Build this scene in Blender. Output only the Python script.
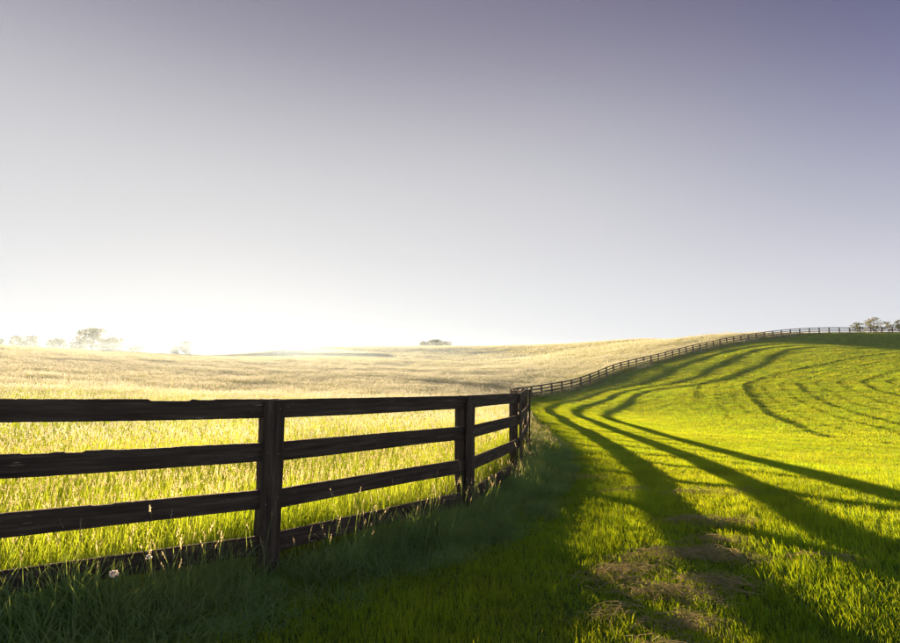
import bpy, bmesh, math, random
import numpy as np
from mathutils import Vector, Matrix

# ------------------------------------------------------------------ basics
scene = bpy.context.scene
for o in list(bpy.data.objects):
    bpy.data.objects.remove(o, do_unlink=True)
C = scene.collection
rng = np.random.default_rng(7)
random.seed(7)
R = math.radians

# ------------------------------------------------------------------ camera
FPX, W, H, HOR = 520.0, 900.0, 643.0, 365.0      # focal length in photo pixels, horizon row
CAMZ = 1.70
PITCH = math.atan((HOR - H / 2) / FPX)
cam = bpy.data.cameras.new('camera')
cam.sensor_width = 36.0
cam.lens = 36.0 * FPX / W
cam.clip_start = 0.05
cam.clip_end = 12000
camo = bpy.data.objects.new('camera', cam)
C.objects.link(camo)
camo.location = (0, 0, CAMZ)
camo.rotation_euler = (math.pi / 2 + PITCH, 0, 0)
scene.camera = camo

# ------------------------------------------------------------------ sun and sky
SUN_AZ = math.atan2(-235.0, 520.0)      # left of the view axis (radians, from +Y towards +X)
SUN_EL = R(6.0)
sund = Vector((math.sin(SUN_AZ) * math.cos(SUN_EL), math.cos(SUN_AZ) * math.cos(SUN_EL), math.sin(SUN_EL)))
sun = bpy.data.lights.new('sun', 'SUN')
sun.energy = 4.8
sun.angle = R(0.35)
sun.color = (1.0, 0.67, 0.35)
suno = bpy.data.objects.new('sun', sun)
C.objects.link(suno)
suno.location = (-60, 120, 40)
suno.rotation_euler = sund.to_track_quat('Z', 'Y').to_euler()

world = bpy.data.worlds.new('World')
scene.world = world
world.use_nodes = True
nt = world.node_tree
nt.nodes.clear()
wo = nt.nodes.new('ShaderNodeOutputWorld')
sky = nt.nodes.new('ShaderNodeTexSky')
sky.sky_type = 'NISHITA'
sky.sun_disc = False
sky.sun_elevation = SUN_EL
sky.sun_rotation = SUN_AZ
sky.dust_density = 2.0
bgn = nt.nodes.new('ShaderNodeBackground')
bgn.inputs['Strength'].default_value = 0.05
nt.links.new(sky.outputs['Color'], bgn.inputs['Color'])
# hand-set sky gradient: pale at the horizon, grey violet higher up, bluer away from the sun
tc = nt.nodes.new('ShaderNodeTexCoord')
sep = nt.nodes.new('ShaderNodeSeparateXYZ')
nt.links.new(tc.outputs['Generated'], sep.inputs[0])
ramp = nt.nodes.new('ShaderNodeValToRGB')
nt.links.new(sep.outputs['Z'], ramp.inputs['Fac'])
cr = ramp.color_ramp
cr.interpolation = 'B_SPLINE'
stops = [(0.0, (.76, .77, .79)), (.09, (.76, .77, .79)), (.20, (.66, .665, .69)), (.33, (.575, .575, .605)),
         (.46, (.41, .40, .455)), (.60, (.175, .16, .245)), (.75, (.28, .275, .335)), (1.0, (.42, .42, .48))]  # last two stops, overhead and out of view, lightened to fill the shade
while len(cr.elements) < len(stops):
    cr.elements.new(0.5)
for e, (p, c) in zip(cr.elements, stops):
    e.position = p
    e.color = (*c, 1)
dot = nt.nodes.new('ShaderNodeVectorMath')
dot.operation = 'DOT_PRODUCT'
nt.links.new(tc.outputs['Generated'], dot.inputs[0])
dot.inputs[1].default_value = sund
mr = nt.nodes.new('ShaderNodeMapRange')
mr.interpolation_type = 'SMOOTHSTEP'
mr.inputs['From Min'].default_value = 0.95
mr.inputs['From Max'].default_value = 0.25
nt.links.new(dot.outputs['Value'], mr.inputs['Value'])
mixc = nt.nodes.new('ShaderNodeMix')
mixc.data_type = 'RGBA'
mixc.blend_type = 'MULTIPLY'
hi = nt.nodes.new('ShaderNodeMapRange')
hi.interpolation_type = 'SMOOTHSTEP'
hi.inputs['From Min'].default_value = 0.0
hi.inputs['From Max'].default_value = 0.5
hi.inputs['To Min'].default_value = 0.12
nt.links.new(sep.outputs['Z'], hi.inputs['Value'])
mul = nt.nodes.new('ShaderNodeMath')
mul.operation = 'MULTIPLY'
nt.links.new(mr.outputs['Result'], mul.inputs[0])
nt.links.new(hi.outputs['Result'], mul.inputs[1])
# the sky is darkest a quarter turn from the sun and lightens again opposite it
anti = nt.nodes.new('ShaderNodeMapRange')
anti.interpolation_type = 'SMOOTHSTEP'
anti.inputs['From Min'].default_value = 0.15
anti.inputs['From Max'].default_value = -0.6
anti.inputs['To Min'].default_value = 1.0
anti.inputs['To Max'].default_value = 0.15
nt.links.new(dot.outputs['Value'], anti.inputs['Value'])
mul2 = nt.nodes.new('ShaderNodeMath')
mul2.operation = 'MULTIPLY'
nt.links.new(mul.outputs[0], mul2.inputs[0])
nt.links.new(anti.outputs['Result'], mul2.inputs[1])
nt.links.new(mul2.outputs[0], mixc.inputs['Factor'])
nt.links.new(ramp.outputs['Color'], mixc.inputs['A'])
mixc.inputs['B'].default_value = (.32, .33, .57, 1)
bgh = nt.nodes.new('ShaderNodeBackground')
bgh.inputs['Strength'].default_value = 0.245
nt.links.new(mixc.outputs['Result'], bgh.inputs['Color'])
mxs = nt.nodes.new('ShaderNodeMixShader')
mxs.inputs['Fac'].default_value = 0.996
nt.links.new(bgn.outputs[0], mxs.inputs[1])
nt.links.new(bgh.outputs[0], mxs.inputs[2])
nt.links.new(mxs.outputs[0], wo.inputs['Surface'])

vs = scene.view_settings
vs.view_transform = 'Standard'
vs.look = 'None'
vs.exposure = 2.15
vs.gamma = 1.0
vs.use_curve_mapping = False
cy = scene.cycles
cy.max_bounces = 8
cy.diffuse_bounces = 6
cy.glossy_bounces = 1
cy.transmission_bounces = 3
cy.transparent_max_bounces = 4
cy.volume_bounces = 0
cy.use_denoising = True
cy.sample_clamp_indirect = 4.0
cy.use_adaptive_sampling = True
cy.adaptive_threshold = 0.01

# ------------------------------------------------------------------ helpers
def tag(o, label=None, cat=None, group=None, kind=None):
    if label: o['label'] = label
    if cat: o['category'] = cat
    if group: o['group'] = group
    if kind: o['kind'] = kind
    return o

def empty(name, loc):
    o = bpy.data.objects.new(name, None)
    o.empty_display_size = 0.3
    o.location = loc
    C.objects.link(o)
    return o

def mesh_obj(name, verts, faces, mats, parent=None, smooth=False, mat_idx=None, link=True, loc=None):
    me = bpy.data.meshes.new(name)
    me.from_pydata([tuple(v) for v in verts], [], faces)
    for m in (mats if isinstance(mats, (list, tuple)) else [mats]):
        me.materials.append(m)
    if mat_idx is not None:
        me.polygons.foreach_set('material_index', np.asarray(mat_idx, dtype=np.int32))
    if smooth:
        me.polygons.foreach_set('use_smooth', np.ones(len(me.polygons), dtype=bool))
    o = bpy.data.objects.new(name, me)
    if parent is not None:
        o.parent = parent
    if loc is not None:
        o.location = loc
    if link:
        C.objects.link(o)
    return o

def smooth01(a, b, x):
    t = np.clip((x - a) / (b - a), 0, 1)
    return t * t * (3 - 2 * t)

def vnoise(x, y, scale, seed):
    """smooth value noise, vectorised"""
    x = np.asarray(x) / scale + seed * 17.31
    y = np.asarray(y) / scale + seed * 5.77
    xi, yi = np.floor(x), np.floor(y)
    fx, fy = x - xi, y - yi
    fx = fx * fx * (3 - 2 * fx)
    fy = fy * fy * (3 - 2 * fy)
    def h(a, b):
        v = np.sin(a * 127.1 + b * 311.7 + seed * 74.7) * 43758.5453
        return v - np.floor(v)
    return (h(xi, yi) * (1 - fx) + h(xi + 1, yi) * fx) * (1 - fy) + (h(xi, yi + 1) * (1 - fx) + h(xi + 1, yi + 1) * fx) * fy

# ------------------------------------------------------------------ fence line (post positions, metres, camera above the origin)
near_posts = [(-8.2, 1.9), (-5.95, 2.35), (-3.55, 2.98), (-1.49, 4.29), (0.13, 6.06), (1.02, 8.50), (1.53, 10.95)]
path = np.array([(1.53, 10.95), (2.1, 15), (3.0, 24), (4.1, 35), (5.1, 44), (6.1, 50), (7.9, 55), (10.6, 59),
                 (16.5, 66), (20.2, 70), (24.5, 75), (33.9, 84), (44.7, 93), (56.3, 101), (67.3, 106), (79.7, 109),
                 (95.2, 110.5), (115, 110.5), (140, 109)], dtype=float)
def catmull(P, n=24):
    out = []
    for i in range(len(P) - 1):
        p0, p1, p2, p3 = P[max(i - 1, 0)], P[i], P[i + 1], P[min(i + 2, len(P) - 1)]
        for k in range(n):
            t = k / n
            out.append(0.5 * (2 * p1 + (p2 - p0) * t + (2 * p0 - 5 * p1 + 4 * p2 - p3) * t * t + (3 * p1 - p0 - 3 * p2 + p3) * t ** 3))
    out.append(P[-1])
    return np.array(out)
dense = catmull(path)
posts = [np.array(p, float) for p in near_posts]
acc, last = 0.0, dense[0]
for q in dense[1:]:
    seg = np.linalg.norm(q - last)
    while acc + seg >= 2.44:
        t = (2.44 - acc) / seg
        last = last + (q - last) * t
        posts.append(last.copy())
        seg = np.linalg.norm(q - last)
        acc = 0.0
    acc += seg
    last = q
posts = np.array(posts)[:80]
line = np.vstack([[(-60, -14), (-25, -2)], posts, [(220, 96), (420, 60)]])

def fence_dist(x, y):
    """signed distance to the fence line, positive on the lawn side (right of the line)"""
    x = np.asarray(x, float); y = np.asarray(y, float)
    best = np.full(x.shape, 1e9); sgn = np.ones(x.shape)
    for a, b in zip(line[:-1], line[1:]):
        d = b - a
        L2 = d @ d
        t = np.clip(((x - a[0]) * d[0] + (y - a[1]) * d[1]) / L2, 0, 1)
        dx, dy = x - (a[0] + t * d[0]), y - (a[1] + t * d[1])
        q = dx * dx + dy * dy
        m = q < best - 1e-9
        best = np.where(m, q, best)
        sgn = np.where(m, np.sign(dx * d[1] - dy * d[0]), sgn)
    return np.sqrt(best) * np.where(sgn == 0, 1, sgn)

# ------------------------------------------------------------------ terrain: thin plate through measured points (z relative to the camera)
ctrl = [
    (-8.2, 1.9, -1.54), (-3.55, 2.98, -1.54), (-1.49, 4.29, -1.63), (.13, 6.06, -1.725), (1.02, 8.5, -1.84), (1.53, 10.95, -1.87),
    (3.0, 24, -2.52), (4.1, 35, -3.03), (5.1, 44, -3.45), (7.9, 55, -3.68), (10.6, 59, -3.52), (16.5, 66, -2.90), (20.2, 70, -1.94),
    (24.5, 75, -.97), (33.9, 84, .54), (44.7, 93, 2.53), (56.3, 101, 4.33), (67.3, 106, 5.73), (79.7, 109, 6.5), (95.2, 110.5, 6.7), (115, 110.5, 6.5),
    (0, 0, -1.70), (2, 3, -1.67), (5, 5, -1.28), (10, 10, -2.1), (0, -15, -1.5), (20, 0, -1.9), (15, 25, -3.25), (15, 40, -3.8), (30, 20, -2.17),
    (22, 52, -2.82), (30, 40, -2.66), (45, 40, -1.19), (45, 55, -.46), (40, 70, .05), (60, 60, 1.05), (60, 80, 2.79), (85, 75, 1.87), (66, 78, 2.3), (70, 88, 3.3), (85, 90, 3.9), (100, 90, 3.9), (84, 101, 5.75), (60, 20, -.5), (-20, -10, -1.0),
    (-15.4, 40, -2.6), (-10, 15, -1.9), (-22, 22, -1.5), (-35, 40, -1.4), (-60, 75, .8), (-28, 75, -1.0), (0, 60, -2.9), (-7, 50, -2.75), (12, 80, -2.2), (16, 115, -.1), (22, 150, 2.0), (-20, 120, .6), (-47, 130, 1.6), (-4, 75, -2.0), (-9, 160, 2.5), (12, 180, 3.7),
    (-104, 120, 4.15), (-125, 125, 4.6), (-87, 150, 2.6), (-77, 160, 2.0), (-76, 220, 5.5), (-50, 250, 7.2), (-15, 265, 8.2), (20, 260, 8.6), (52, 245, 8.5), (69, 178, 8.5), (67, 122, 7.0), (80, 122, 6.1), (97, 124, 5.6),
    (-180, 200, -2), (-125, 230, -5), (-110, 270, -6), (-25, 350, 4), (50, 340, 4.5), (110, 180, 3), (110, 145, 4.0), (160, 150, 2), (160, 90, 5), (-80, 300, 1.5), (200, 0, -2), (-150, 20, 2), (0, -150, -2), (150, -100, -2), (-150, -100, 1),
]
ctrl = np.array(ctrl, float)
def tps_k(r2):
    return 0.5 * r2 * np.log(np.maximum(r2, 1e-12))
P2 = ctrl[:, :2]
n = len(ctrl)
K = tps_k(((P2[:, None] - P2[None]) ** 2).sum(-1)) + np.eye(n) * 2.0
A = np.zeros((n + 3, n + 3))
A[:n, :n] = K
A[:n, n] = 1; A[:n, n + 1:] = P2
A[n, :n] = 1; A[n + 1:, :n] = P2.T
sol = np.linalg.solve(A, np.concatenate([ctrl[:, 2], [0, 0, 0]]))

def ground_z(x, y):
    x = np.asarray(x, float); y = np.asarray(y, float)
    z = sol[n] + sol[n + 1] * np.clip(x, -400, 400) + sol[n + 2] * np.clip(y, -400, 400)
    xc, yc = np.clip(x, -400, 400), np.clip(y, -400, 400)
    for i in range(n):
        z = z + sol[i] * tps_k((xc - P2[i, 0]) ** 2 + (yc - P2[i, 1]) ** 2)
    r = np.hypot(x, y)
    far = -7.0 + 3.0 * (vnoise(x, y, 300, 3) - .5)
    z = z + (far - z) * smooth01(330, 460, r)
    # a second low rise beyond the valley, left of centre
    z = z + 18.5 * np.exp(-(((x + 70) / 95) ** 2 + ((y - 420) / 60) ** 2))
    # small unevenness
    amp = .02 + .022 * smooth01(20, 120, r)
    z = z + amp * (vnoise(x, y, 3.1, 1) - .5) + 2.2 * amp * (vnoise(x, y, 11, 2) - .5) + .012 * (vnoise(x, y, .5, 5) - .5)
    return z + CAMZ

# ------------------------------------------------------------------ material helpers
def new_mat(name):
    m = bpy.data.materials.new(name)
    m.use_nodes = True
    m.node_tree.nodes.clear()
    return m, m.node_tree

def N(nt, t, **kw):
    nd = nt.nodes.new(t)
    for k, v in kw.items():
        setattr(nd, k, v)
    return nd

def ramp_node(nt, stops, interp='LINEAR'):
    r_ = nt.nodes.new('ShaderNodeValToRGB')
    r_.color_ramp.interpolation = interp
    els = r_.color_ramp.elements
    while len(els) < len(stops):
        els.new(.5)
    for e, (p, c) in zip(els, stops):
        e.position = p
        e.color = (*c, 1)
    return r_

def grass_material(name, root, tip, trans_root, trans_tip, dry, mixf=.5, patch=6.0, hue_spread=.35, gloss=.06):
    """blade colour runs from root to tip, drifts over the ground in patches and from tuft to tuft"""
    m, t = new_mat(name)
    out = N(t, 'ShaderNodeOutputMaterial')
    at = N(t, 'ShaderNodeAttribute', attribute_name='tip')
    oi = N(t, 'ShaderNodeObjectInfo')
    geo = N(t, 'ShaderNodeNewGeometry')
    no = N(t, 'ShaderNodeTexNoise')
    no.inputs['Scale'].default_value = 1.0 / patch
    no.inputs['Detail'].default_value = 3
    t.links.new(geo.outputs['Position'], no.inputs['Vector'])
    rd = ramp_node(t, [(0, root), (1, tip)])
    rt = ramp_node(t, [(0, trans_root), (1, trans_tip)])
    t.links.new(at.outputs['Fac'], rd.inputs['Fac'])
    t.links.new(at.outputs['Fac'], rt.inputs['Fac'])
    rnd = N(t, 'ShaderNodeAttribute', attribute_name='blade')
    # dryness = tuft random + patch noise + blade random
    a1 = N(t, 'ShaderNodeMath', operation='MULTIPLY_ADD')
    t.links.new(oi.outputs['Random'], a1.inputs[0]); a1.inputs[1].default_value = .30
    t.links.new(no.outputs['Fac'], a1.inputs[2])
    a2 = N(t, 'ShaderNodeMath', operation='MULTIPLY_ADD')
    t.links.new(rnd.outputs['Fac'], a2.inputs[0]); a2.inputs[1].default_value = .45
    t.links.new(a1.outputs[0], a2.inputs[2])
    mrg = N(t, 'ShaderNodeMapRange')
    mrg.inputs['From Min'].default_value = .55
    mrg.inputs['From Max'].default_value = 1.25
    mrg.inputs['To Max'].default_value = hue_spread * 2
    t.links.new(a2.outputs[0], mrg.inputs['Value'])
    def mixdry(src, col):
        mx = N(t, 'ShaderNodeMix', data_type='RGBA')
        t.links.new(mrg.outputs['Result'], mx.inputs['Factor'])
        t.links.new(src.outputs['Color'], mx.inputs['A'])
        mx.inputs['B'].default_value = (*col, 1)
        return mx
    md = mixdry(rd, tuple(c * .55 for c in dry))
    mt = mixdry(rt, dry)
    nv = N(t, 'ShaderNodeTexNoise'); nv.inputs['Scale'].default_value = 2.6 / patch; nv.inputs['Detail'].default_value = 4
    t.links.new(geo.outputs['Position'], nv.inputs['Vector'])
    vr = ramp_node(t, [(.32, (.74, .78, .74)), (.62, (1.12, 1.12, 1.12))])
    t.links.new(nv.outputs['Fac'], vr.inputs['Fac'])
    def vary(src):
        mv = N(t, 'ShaderNodeMix', data_type='RGBA', blend_type='MULTIPLY')
        mv.inputs['Factor'].default_value = 1.0
        t.links.new(src.outputs['Result'], mv.inputs['A']); t.links.new(vr.outputs['Color'], mv.inputs['B'])
        return mv
    md, mt = vary(md), vary(mt)
    df = N(t, 'ShaderNodeBsdfDiffuse'); t.links.new(md.outputs['Result'], df.inputs['Color'])
    tr = N(t, 'ShaderNodeBsdfTranslucent'); t.links.new(mt.outputs['Result'], tr.inputs['Color'])
    ms = N(t, 'ShaderNodeMixShader'); ms.inputs['Fac'].default_value = mixf
    t.links.new(df.outputs[0], ms.inputs[1]); t.links.new(tr.outputs[0], ms.inputs[2])
    last = ms
    if gloss > 0:
        gl = N(t, 'ShaderNodeBsdfGlossy'); gl.inputs['Roughness'].default_value = .45
        gl.inputs['Color'].default_value = (.8, .85, .8, 1)
        m2 = N(t, 'ShaderNodeMixShader'); m2.inputs['Fac'].default_value = gloss
        t.links.new(ms.outputs[0], m2.inputs[1]); t.links.new(gl.outputs[0], m2.inputs[2])
        last = m2
    t.links.new(last.outputs[0], out.inputs['Surface'])
    return m

M_lawn = grass_material('lawn blades', (.055, .175, .022), (.075, .240, .032), (.16, .40, .008), (.47, .63, .003), (.60, .46, .02), .62, 2.5, .22, .02)
M_meadow = grass_material('meadow blades', (.03, .08, .006), (.09, .16, .015), (.22, .32, .003), (.50, .72, .010), (.66, .64, .13), .62, 9.0, .30, .02)
M_field = grass_material('far meadow blades', (.05, .08, .015), (.11, .14, .04), (.20, .26, .05), (.46, .55, .14), (.54, .54, .28), .60, 14.0, .30, .02)  # blade colour whitened a little towards the distance haze
M_verge = grass_material('verge blades', (.075, .175, .062), (.12, .285, .110), (.18, .34, .05), (.34, .52, .09), (.42, .36, .10), .5, 1.5, .22, .03)
M_seed = grass_material('seed heads', (.16, .12, .07), (.26, .19, .11), (.44, .40, .22), (.62, .57, .40), (.62, .54, .38), .6, 4.0, .4, 0)
M_ridge = grass_material('dark ridge grass', (.016, .055, .010), (.035, .095, .020), (.03, .08, .004), (.10, .18, .01), (.14, .15, .02), .35, 3.0, .2, 0)  # darker, less translucent blades for the mower ridges
M_seed_haze = grass_material('haze-paled seed heads', (.16, .12, .07), (.28, .22, .14), (.40, .41, .34), (.58, .61, .58), (.58, .60, .56), .6, 4.0, .4, 0)  # farther seed heads, with distance haze put into their colour
M_hay = grass_material('dry clippings', (.19, .15, .07), (.35, .285, .14), (.28, .22, .09), (.44, .38, .17), (.50, .44, .20), .35, .4, .5, .03)
M_leaf = grass_material('tree leaves', (.035, .055, .012), (.05, .08, .02), (.10, .13, .015), (.16, .18, .02), (.20, .17, .03), .45, 3.0, .4, .02)

def ground_material():
    m, t = new_mat('ground')
    out = N(t, 'ShaderNodeOutputMaterial')
    b = N(t, 'ShaderNodeBsdfPrincipled')
    b.inputs['Roughness'].default_value = .95
    b.inputs['Specular IOR Level'].default_value = .1
    geo = N(t, 'ShaderNodeNewGeometry')
    at = N(t, 'ShaderNodeAttribute', attribute_name='meadow')
    n1 = N(t, 'ShaderNodeTexNoise'); n1.inputs['Scale'].default_value = 1.7; n1.inputs['Detail'].default_value = 6
    n2 = N(t, 'ShaderNodeTexNoise'); n2.inputs['Scale'].default_value = .045; n2.inputs['Detail'].default_value = 5
    t.links.new(geo.outputs['Position'], n1.inputs['Vector'])
    t.links.new(geo.outputs['Position'], n2.inputs['Vector'])
    r1 = ramp_node(t, [(.3, (.035, .075, .012)), (.7, (.065, .115, .018))])
    r2 = ramp_node(t, [(.35, (.075, .085, .022)), (.65, (.15, .125, .045))])
    t.links.new(n1.outputs['Fac'], r1.inputs['Fac']); t.links.new(n2.outputs['Fac'], r2.inputs['Fac'])
    mx = N(t, 'ShaderNodeMix', data_type='RGBA')
    t.links.new(at.outputs['Fac'], mx.inputs['Factor'])
    t.links.new(r1.outputs['Color'], mx.inputs['A']); t.links.new(r2.outputs['Color'], mx.inputs['B'])
    t.links.new(mx.outputs['Result'], b.inputs['Base Color'])
    n3 = N(t, 'ShaderNodeTexNoise'); n3.inputs['Scale'].default_value = 9; n3.inputs['Detail'].default_value = 8
    t.links.new(geo.outputs['Position'], n3.inputs['Vector'])
    bp = N(t, 'ShaderNodeBump'); bp.inputs['Strength'].default_value = .9; bp.inputs['Distance'].default_value = .12
    t.links.new(n3.outputs['Fac'], bp.inputs['Height']); t.links.new(bp.outputs[0], b.inputs['Normal'])
    t.links.new(b.outputs[0], out.inputs['Surface'])
    return m

def wood_material():
    m, t = new_mat('dark fence paint')
    out = N(t, 'ShaderNodeOutputMaterial')
    b = N(t, 'ShaderNodeBsdfPrincipled')
    tcn = N(t, 'ShaderNodeTexCoord'); oi = N(t, 'ShaderNodeObjectInfo')
    add = N(t, 'ShaderNodeVectorMath', operation='MULTIPLY_ADD')
    t.links.new(oi.outputs['Random'], add.inputs[0]); add.inputs[1].default_value = (13, 7, 31)
    geo_at = N(t, 'ShaderNodeAttribute', attribute_name='wood')       # board-local coordinates in metres, x along the grain
    t.links.new(geo_at.outputs['Vector'], add.inputs[2])
    mp = N(t, 'ShaderNodeMapping'); mp.inputs['Scale'].default_value = (2.2, 34, 34)
    t.links.new(add.outputs[0], mp.inputs['Vector'])
    g = N(t, 'ShaderNodeTexNoise'); g.inputs['Scale'].default_value = 1.0; g.inputs['Detail'].default_value = 8; g.inputs['Roughness'].default_value = .65
    t.links.new(mp.outputs[0], g.inputs['Vector'])
    cr_ = ramp_node(t, [(.30, (.022, .018, .016)), (.52, (.055, .044, .038)), (.72, (.115, .092, .076))])
    t.links.new(g.outputs['Fac'], cr_.inputs['Fac'])
    # bare grey wood where the paint has flaked off
    mp2 = N(t, 'ShaderNodeMapping'); mp2.inputs['Scale'].default_value = (3.0, 26, 26)
    t.links.new(add.outputs[0], mp2.inputs['Vector'])
    f = N(t, 'ShaderNodeTexNoise'); f.inputs['Scale'].default_value = 1.6; f.inputs['Detail'].default_value = 7; f.inputs['Roughness'].default_value = .7
    t.links.new(mp2.outputs[0], f.inputs['Vector'])
    fm = N(t, 'ShaderNodeMapRange'); fm.inputs['From Min'].default_value = .63; fm.inputs['From Max'].default_value = .68
    t.links.new(f.outputs['Fac'], fm.inputs['Value'])
    mx = N(t, 'ShaderNodeMix', data_type='RGBA')
    t.links.new(fm.outputs['Result'], mx.inputs['Factor']); t.links.new(cr_.outputs['Color'], mx.inputs['A'])
    mx.inputs['B'].default_value = (.24, .21, .185, 1)
    t.links.new(mx.outputs['Result'], b.inputs['Base Color'])
    b.inputs['Roughness'].default_value = .88
    b.inputs['Specular IOR Level'].default_value = .12
    bp = N(t, 'ShaderNodeBump'); bp.inputs['Strength'].default_value = .55; bp.inputs['Distance'].default_value = .006
    sub = N(t, 'ShaderNodeMath', operation='SUBTRACT')
    t.links.new(g.outputs['Fac'], sub.inputs[0]); t.links.new(fm.outputs['Result'], sub.inputs[1])
    t.links.new(sub.outputs[0], bp.inputs['Height']); t.links.new(bp.outputs[0], b.inputs['Normal'])
    t.links.new(b.outputs[0], out.inputs['Surface'])
    return m

def plain_mat(name, c1, c2, scale, rough=.9, trans=None):
    m, t = new_mat(name)
    out = N(t, 'ShaderNodeOutputMaterial')
    tcn = N(t, 'ShaderNodeTexCoord')
    no = N(t, 'ShaderNodeTexNoise'); no.inputs['Scale'].default_value = scale; no.inputs['Detail'].default_value = 5
    t.links.new(tcn.outputs['Object'], no.inputs['Vector'])
    r_ = ramp_node(t, [(.3, c1), (.7, c2)])
    t.links.new(no.outputs['Fac'], r_.inputs['Fac'])
    b = N(t, 'ShaderNodeBsdfPrincipled'); b.inputs['Roughness'].default_value = rough
    t.links.new(r_.outputs['Color'], b.inputs['Base Color'])
    last = b
    if trans:
        tr = N(t, 'ShaderNodeBsdfTranslucent'); t.links.new(r_.outputs['Color'], tr.inputs['Color'])
        ms = N(t, 'ShaderNodeMixShader'); ms.inputs['Fac'].default_value = trans
        t.links.new(b.outputs[0], ms.inputs[1]); t.links.new(tr.outputs[0], ms.inputs[2]); last = ms
    t.links.new(last.outputs[0], out.inputs['Surface'])
    return m

M_ground = ground_material()
M_wood = wood_material()
M_bark = plain_mat('bark', (.05, .04, .03), (.11, .09, .07), 6)
M_petal = plain_mat('white petals', (.72, .70, .68), (.82, .80, .78), 30, .7, .4)
M_stem = plain_mat('green stem', (.05, .10, .02), (.09, .14, .03), 30, .7, .3)

# ------------------------------------------------------------------ ground sheet
def axis(lo, hi, fine_lo, fine_hi, n_fine, n_out):
    f = np.linspace(fine_lo, fine_hi, n_fine)
    a = fine_lo - np.geomspace(.6, fine_lo - lo, n_out)[::-1]
    b = fine_hi + np.geomspace(.6, hi - fine_hi, n_out)
    return np.concatenate([a, f, b])
gx = axis(-4000, 4000, -14, 50, 180, 110)
gy = axis(-1500, 6000, -3, 62, 180, 130)
GX, GY = np.meshgrid(gx, gy)
GZ = ground_z(GX.ravel(), GY.ravel())
nx, ny = len(gx), len(gy)
verts = np.stack([GX.ravel(), GY.ravel(), GZ], 1)
idx = np.arange(nx * ny).reshape(ny, nx)
quads = np.stack([idx[:-1, :-1], idx[:-1, 1:], idx[1:, 1:], idx[1:, :-1]], -1).reshape(-1, 4)
me = bpy.data.meshes.new('ground')
me.vertices.add(len(verts)); me.vertices.foreach_set('co', verts.astype(np.float32).ravel())
me.loops.add(quads.size); me.loops.foreach_set('vertex_index', quads.astype(np.int32).ravel())
me.polygons.add(len(quads)); me.polygons.foreach_set('loop_start', np.arange(0, quads.size, 4, dtype=np.int32))
me.polygons.foreach_set('use_smooth', np.ones(len(quads), dtype=bool))
me.update(calc_edges=True)
FD = fence_dist(verts[:, 0], verts[:, 1])
a_ = me.attributes.new('meadow', 'FLOAT', 'POINT')
a_.data.foreach_set('value', smooth01(.4, -.4, FD).astype(np.float32))
me.materials.append(M_ground)
ground = bpy.data.objects.new('ground', me)
C.objects.link(ground)
tag(ground, 'rolling grassland with a mown lawn and a meadow', kind='structure')

# ------------------------------------------------------------------ board fence
fence = empty('board_fence', (posts[3][0], posts[3][1], float(ground_z(*posts[3]))))
tag(fence, 'dark weathered four board fence curving from the foreground up the hill', 'fence')
fence_inv = Matrix.Translation(-Vector(fence.location))

def add_wood_attr(me, along):
    """board-local coordinates with x along the grain"""
    co = np.empty(len(me.vertices) * 3, dtype=np.float32)
    me.vertices.foreach_get('co', co)
    co = co.reshape(-1, 3)
    if along == 'z':
        co = co[:, [2, 0, 1]]
    at = me.attributes.new('wood', 'FLOAT_VECTOR', 'POINT')
    at.data.foreach_set('vector', np.ascontiguousarray(co).ravel())

RAIL_H, RAIL_T, BAY = .150, .028, 2.44
def rail_mesh(seed, segs, rough, chips=()):
    """a board, origin at its start, 2.44 m along +x, its top edge at z = 0; edges worn by noise and chips"""
    r_ = np.random.default_rng(seed)
    xs = np.linspace(0, BAY, segs + 1)
    V, F = [], []
    tilt = r_.normal(0, .002)
    for i, x in enumerate(xs):
        top = -abs(r_.normal(0, rough)) + .5 * rough * math.sin(x * 9 + seed)
        bot = -RAIL_H + r_.normal(0, rough * .5) + .004 * math.sin(x * 2.2 + seed)
        for (a, b, dp) in chips:
            if a <= x <= b:
                top -= dp
        bow = .006 * math.sin(math.pi * x / BAY + seed)
        c = .004
        pts = [(-RAIL_T / 2, bot + c), (-RAIL_T / 2 + c, bot), (RAIL_T / 2 - c, bot), (RAIL_T / 2, bot + c),
               (RAIL_T / 2, top - c), (RAIL_T / 2 - c, top), (-RAIL_T / 2 + c, top), (-RAIL_T / 2, top - c)]
        for (yy, zz) in pts:
            V.append((x, yy + bow, zz))
    for i in range(segs):
        for k in range(8):
            a, b = i * 8 + k, i * 8 + (k + 1) % 8
            F.append((a, a + 8, b + 8, b))
    F.append(tuple(range(8)))
    F.append(tuple(reversed(range(segs * 8, segs * 8 + 8))))
    me = bpy.data.meshes.new('rail')
    me.from_pydata(V, [], F)
    me.materials.append(M_wood)
    add_wood_attr(me, 'x')
    return me

def box_mesh(name, sx, sy, z0, z1, bev, seed, rough=0.0, segs=1):
    bm = bmesh.new()
    bmesh.ops.create_cube(bm, size=1)
    for v in bm.verts:
        v.co = Vector((v.co.x * sx, v.co.y * sy, z0 if v.co.z < 0 else z1))
    if bev:
        bmesh.ops.bevel(bm, geom=bm.edges[:], offset=bev, segments=1, affect='EDGES')
    if segs > 1:
        for k in range(1, segs):
            zc = z0 + (z1 - z0) * k / segs
            bmesh.ops.bisect_plane(bm, geom=bm.verts[:] + bm.edges[:] + bm.faces[:], plane_co=(0, 0, zc), plane_no=(0, 0, 1))
    r_ = random.Random(seed)
    for v in bm.verts:
        v.co += Vector((r_.gauss(0, rough), r_.gauss(0, rough), r_.gauss(0, rough * 2)))
    me = bpy.data.meshes.new(name)
    bm.to_mesh(me); bm.free()
    me.materials.append(M_wood)
    add_wood_attr(me, 'z')
    return me

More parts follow.
